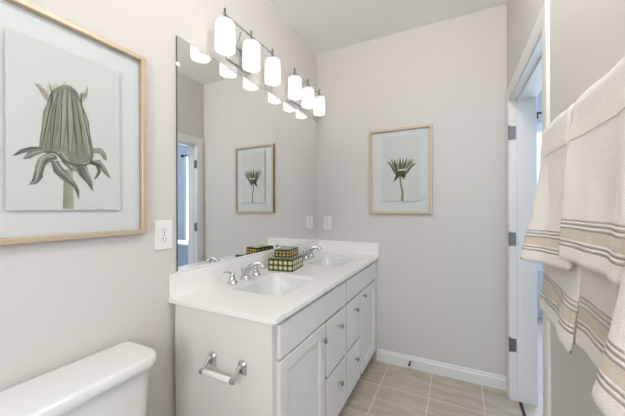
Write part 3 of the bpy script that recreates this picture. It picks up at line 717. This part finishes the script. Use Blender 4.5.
link('seat_lid', loft([oval(.465, .268, .188, .392), oval(.465, .272, .192, .400), oval(.465, .270, .190, .422), oval(.46, .25, .17, .430)]), M['porc'], to, smooth=True)

# ------------------------------------------------------------------ door stop
ds = empty('door_stop', 'small dark-tipped door stop on the back baseboard', 'door stop', (.828, D - .014, .054))
link('stem', lathe([(.010, 0), (.011, -.003), (.005, -.006), (.0045, -.045), (.006, -.048)], (0, 0, 0), 'y', 16), M['nickel'], ds, smooth=True)
link('tip', lathe([(.008, -.047), (.0085, -.058), (.006, -.062)], (0, 0, 0), 'y', 16), M['rubber'], ds, smooth=True)

# ------------------------------------------------------------------ towel bar and towels
BXc, BZ = 1.440, 1.522
tb = empty('towel_bar', 'straight metal towel bar on right wall, under the hanging towels', 'towel bar', (W, 0, BZ))
link('bar', sweep([(BXc - W, .26, 0), (BXc - W, .7, 0), (BXc - W, 1.19, 0)], .0074, 14), M['nickel'], tb, smooth=True)
for y in (.255, 1.195):
    link('bracket', lathe([(.024, 0), (.024, -.006), (.012, -.012), (.010, -.045), (.014, -.050), (.014, -.062), (.006, -.066)], (0, y, 0), 'x', 20), M['nickel'], tb, smooth=True)
def towel(name, y0, y1, r0, r1, zbot, zback, flare, label, m, group, seed, wave=.004, ztilt=0, fpow=1.6, fstart=.0, side=0):
    """folded cloth hung over the bar: r0 inner and r1 outer distance from the bar"""
    rnd = random.Random(seed); ph = [rnd.uniform(0, 6.28) for _ in range(4)]
    NY = 44; NF = 54
    path = []                                     # (kind, angle / z, distance from the hem)
    Lf = BZ - zbot
    for i in range(NF + 1): path.append(('f', zbot + Lf * i / NF))
    for i in range(1, 14): path.append(('a', PI * i / 14))
    for i in range(0, 13): path.append(('b', BZ - (BZ - zback) * i / 12))
    def pos(s, k, v, rr):
        y = y0 + (y1 - y0) * s
        edge = min(s, 1 - s)
        th = rr - (r1 - r0) * .5 * (1 - min(1, edge / .05)) ** 2 * (1 if rr == r1 else -1) * .8
        if k == 'f':
            u = (BZ - v) / Lf
            fo = flare * max(0, (u - fstart) / (1 - fstart)) ** fpow * (1 - side + side * s)
            wv = wave * (min(1, u * 2.2) if fstart < .5 else max(0, min(1, (u - fstart) * 4))) * (math.sin(s * 6.5 + ph[0]) + .6 * math.sin(s * 13 + ph[1]) + .5 * math.sin(s * 4 + 3 * u + ph[2]))
            hem = 0
            if u > .985: hem = (u - .985) / .015 * (r1 - r0) * .40 * (1 if rr == r1 else -1)
            x = BXc - th - fo - wv - rr * 0 + hem
            x = min(x, BXc - th + .0005)
            yy = y + (s - .5) * .02 * u + .004 * math.sin(u * 7 + ph[3]) * u
            zz = v + ztilt * (s - .5) * u ** 2
            return (x, yy, zz)
        if k == 'a':
            sag = .003 * math.sin(s * 9 + ph[1])
            return (BXc - th * math.cos(v), y, BZ + th * math.sin(v) + sag * math.sin(v))
        return (BXc + th, y, v)
    bm = bmesh.new(); uv = bm.loops.layers.uv.new('UVMap'); G = {}
    dist = [0]
    for i in range(1, len(path)):
        a = Vector(pos(.5, *path[i - 1], r1)); b = Vector(pos(.5, *path[i], r1)); dist.append(dist[-1] + (b - a).length)
    for li, rr in enumerate((r1, r0)):
        for i, (k, v) in enumerate(path):
            for j in range(NY + 1): G[li, i, j] = bm.verts.new(pos(j / NY, k, v, rr))
    def face(ids, uvs):
        f = bm.faces.new([G[t] for t in ids])
        for lp, c in zip(f.loops, uvs): lp[uv].uv = c
    wd = y1 - y0; n = len(path)
    for li in (0, 1):
        for i in range(n - 1):
            for j in range(NY):
                ids = [(li, i, j), (li, i, j + 1), (li, i + 1, j + 1), (li, i + 1, j)]
                face(ids, [(t[2] / NY * wd, dist[t[1]]) for t in ids])
    for i in range(n - 1):
        for j in (0, NY):
            ids = [(0, i, j), (0, i + 1, j), (1, i + 1, j), (1, i, j)]
            face(ids, [(t[2] / NY * wd, dist[t[1]]) for t in ids])
    for i in (0, n - 1):
        for j in range(NY):
            ids = [(0, i, j), (0, i, j + 1), (1, i, j + 1), (1, i, j)]
            face(ids, [(t[2] / NY * wd, dist[t[1]]) for t in ids])
    o = link(name, bm, m, smooth=True, auto=180)
    tag(o, label, 'towel', group)
    return o, pos
def band(parent, pos, r1, z0, z1):
    bm = bmesh.new(); N = 44; rows = []
    for z in (z0, (z0 + z1) / 2, z1):
        f = [Vector(pos(j / N, 'f', z, r1)) + Vector((-.0014, 0, 0)) for j in range(N + 1)]
        f = [p + Vector((.0009, 0, 0)) * (0 if 0 < j < N else 1) for j, p in enumerate(f)]
        b = [p + Vector((.0026, 0, 0)) for p in f]
        rows.append(f + b[::-1])
    loft(rows, bm)
    o = link('woven_band', bm, M['ribbon'], parent, smooth=True, auto=60); o['label'] = 'smooth pale woven band'
    return o
gb, gh = 'bath towels on the bar', 'hand towels on the bar'
BR, HR = (.0085, .0185), (.0190, .0335)
towel('bath_towel', .870, 1.146, *BR, .968, 1.10, .020, 'cream bath towel under the hand towel nearest the doorway', M['towel_bath'], gb, 1, .004, .015, 1.2, .64)
towel('bath_towel', .592, .862, *BR, .980, 1.12, .010, 'cream bath towel under the middle hand towel, low tan stripe showing', M['towel_bath'], gb, 2, .004, 0, 1.2, .64)
t, p = towel('hand_towel', .885, 1.137, *HR, 1.140, 1.30, .054, 'cream striped hand towel nearest the doorway', M['towel_hand'], gh, 3, .006, -.02, 1.5, .25, .9)
band(t, p, HR[1], 1.452, 1.486)
t, p = towel('hand_towel', .590, .862, *HR, 1.178, 1.33, .014, 'cream striped hand towel in the middle of the bar, broad chevron stripe', M['towel_hand'], gh, 4, .007)
band(t, p, HR[1], 1.452, 1.486)
t, p = towel('hand_towel', .300, .555, *HR, 1.022, 1.33, .058, 'cream striped hand towel nearest the viewer, cut by right photo edge', M['towel_hand'], gh, 9, .006, 0, 1.4, .15)
band(t, p, HR[1], 1.452, 1.486)
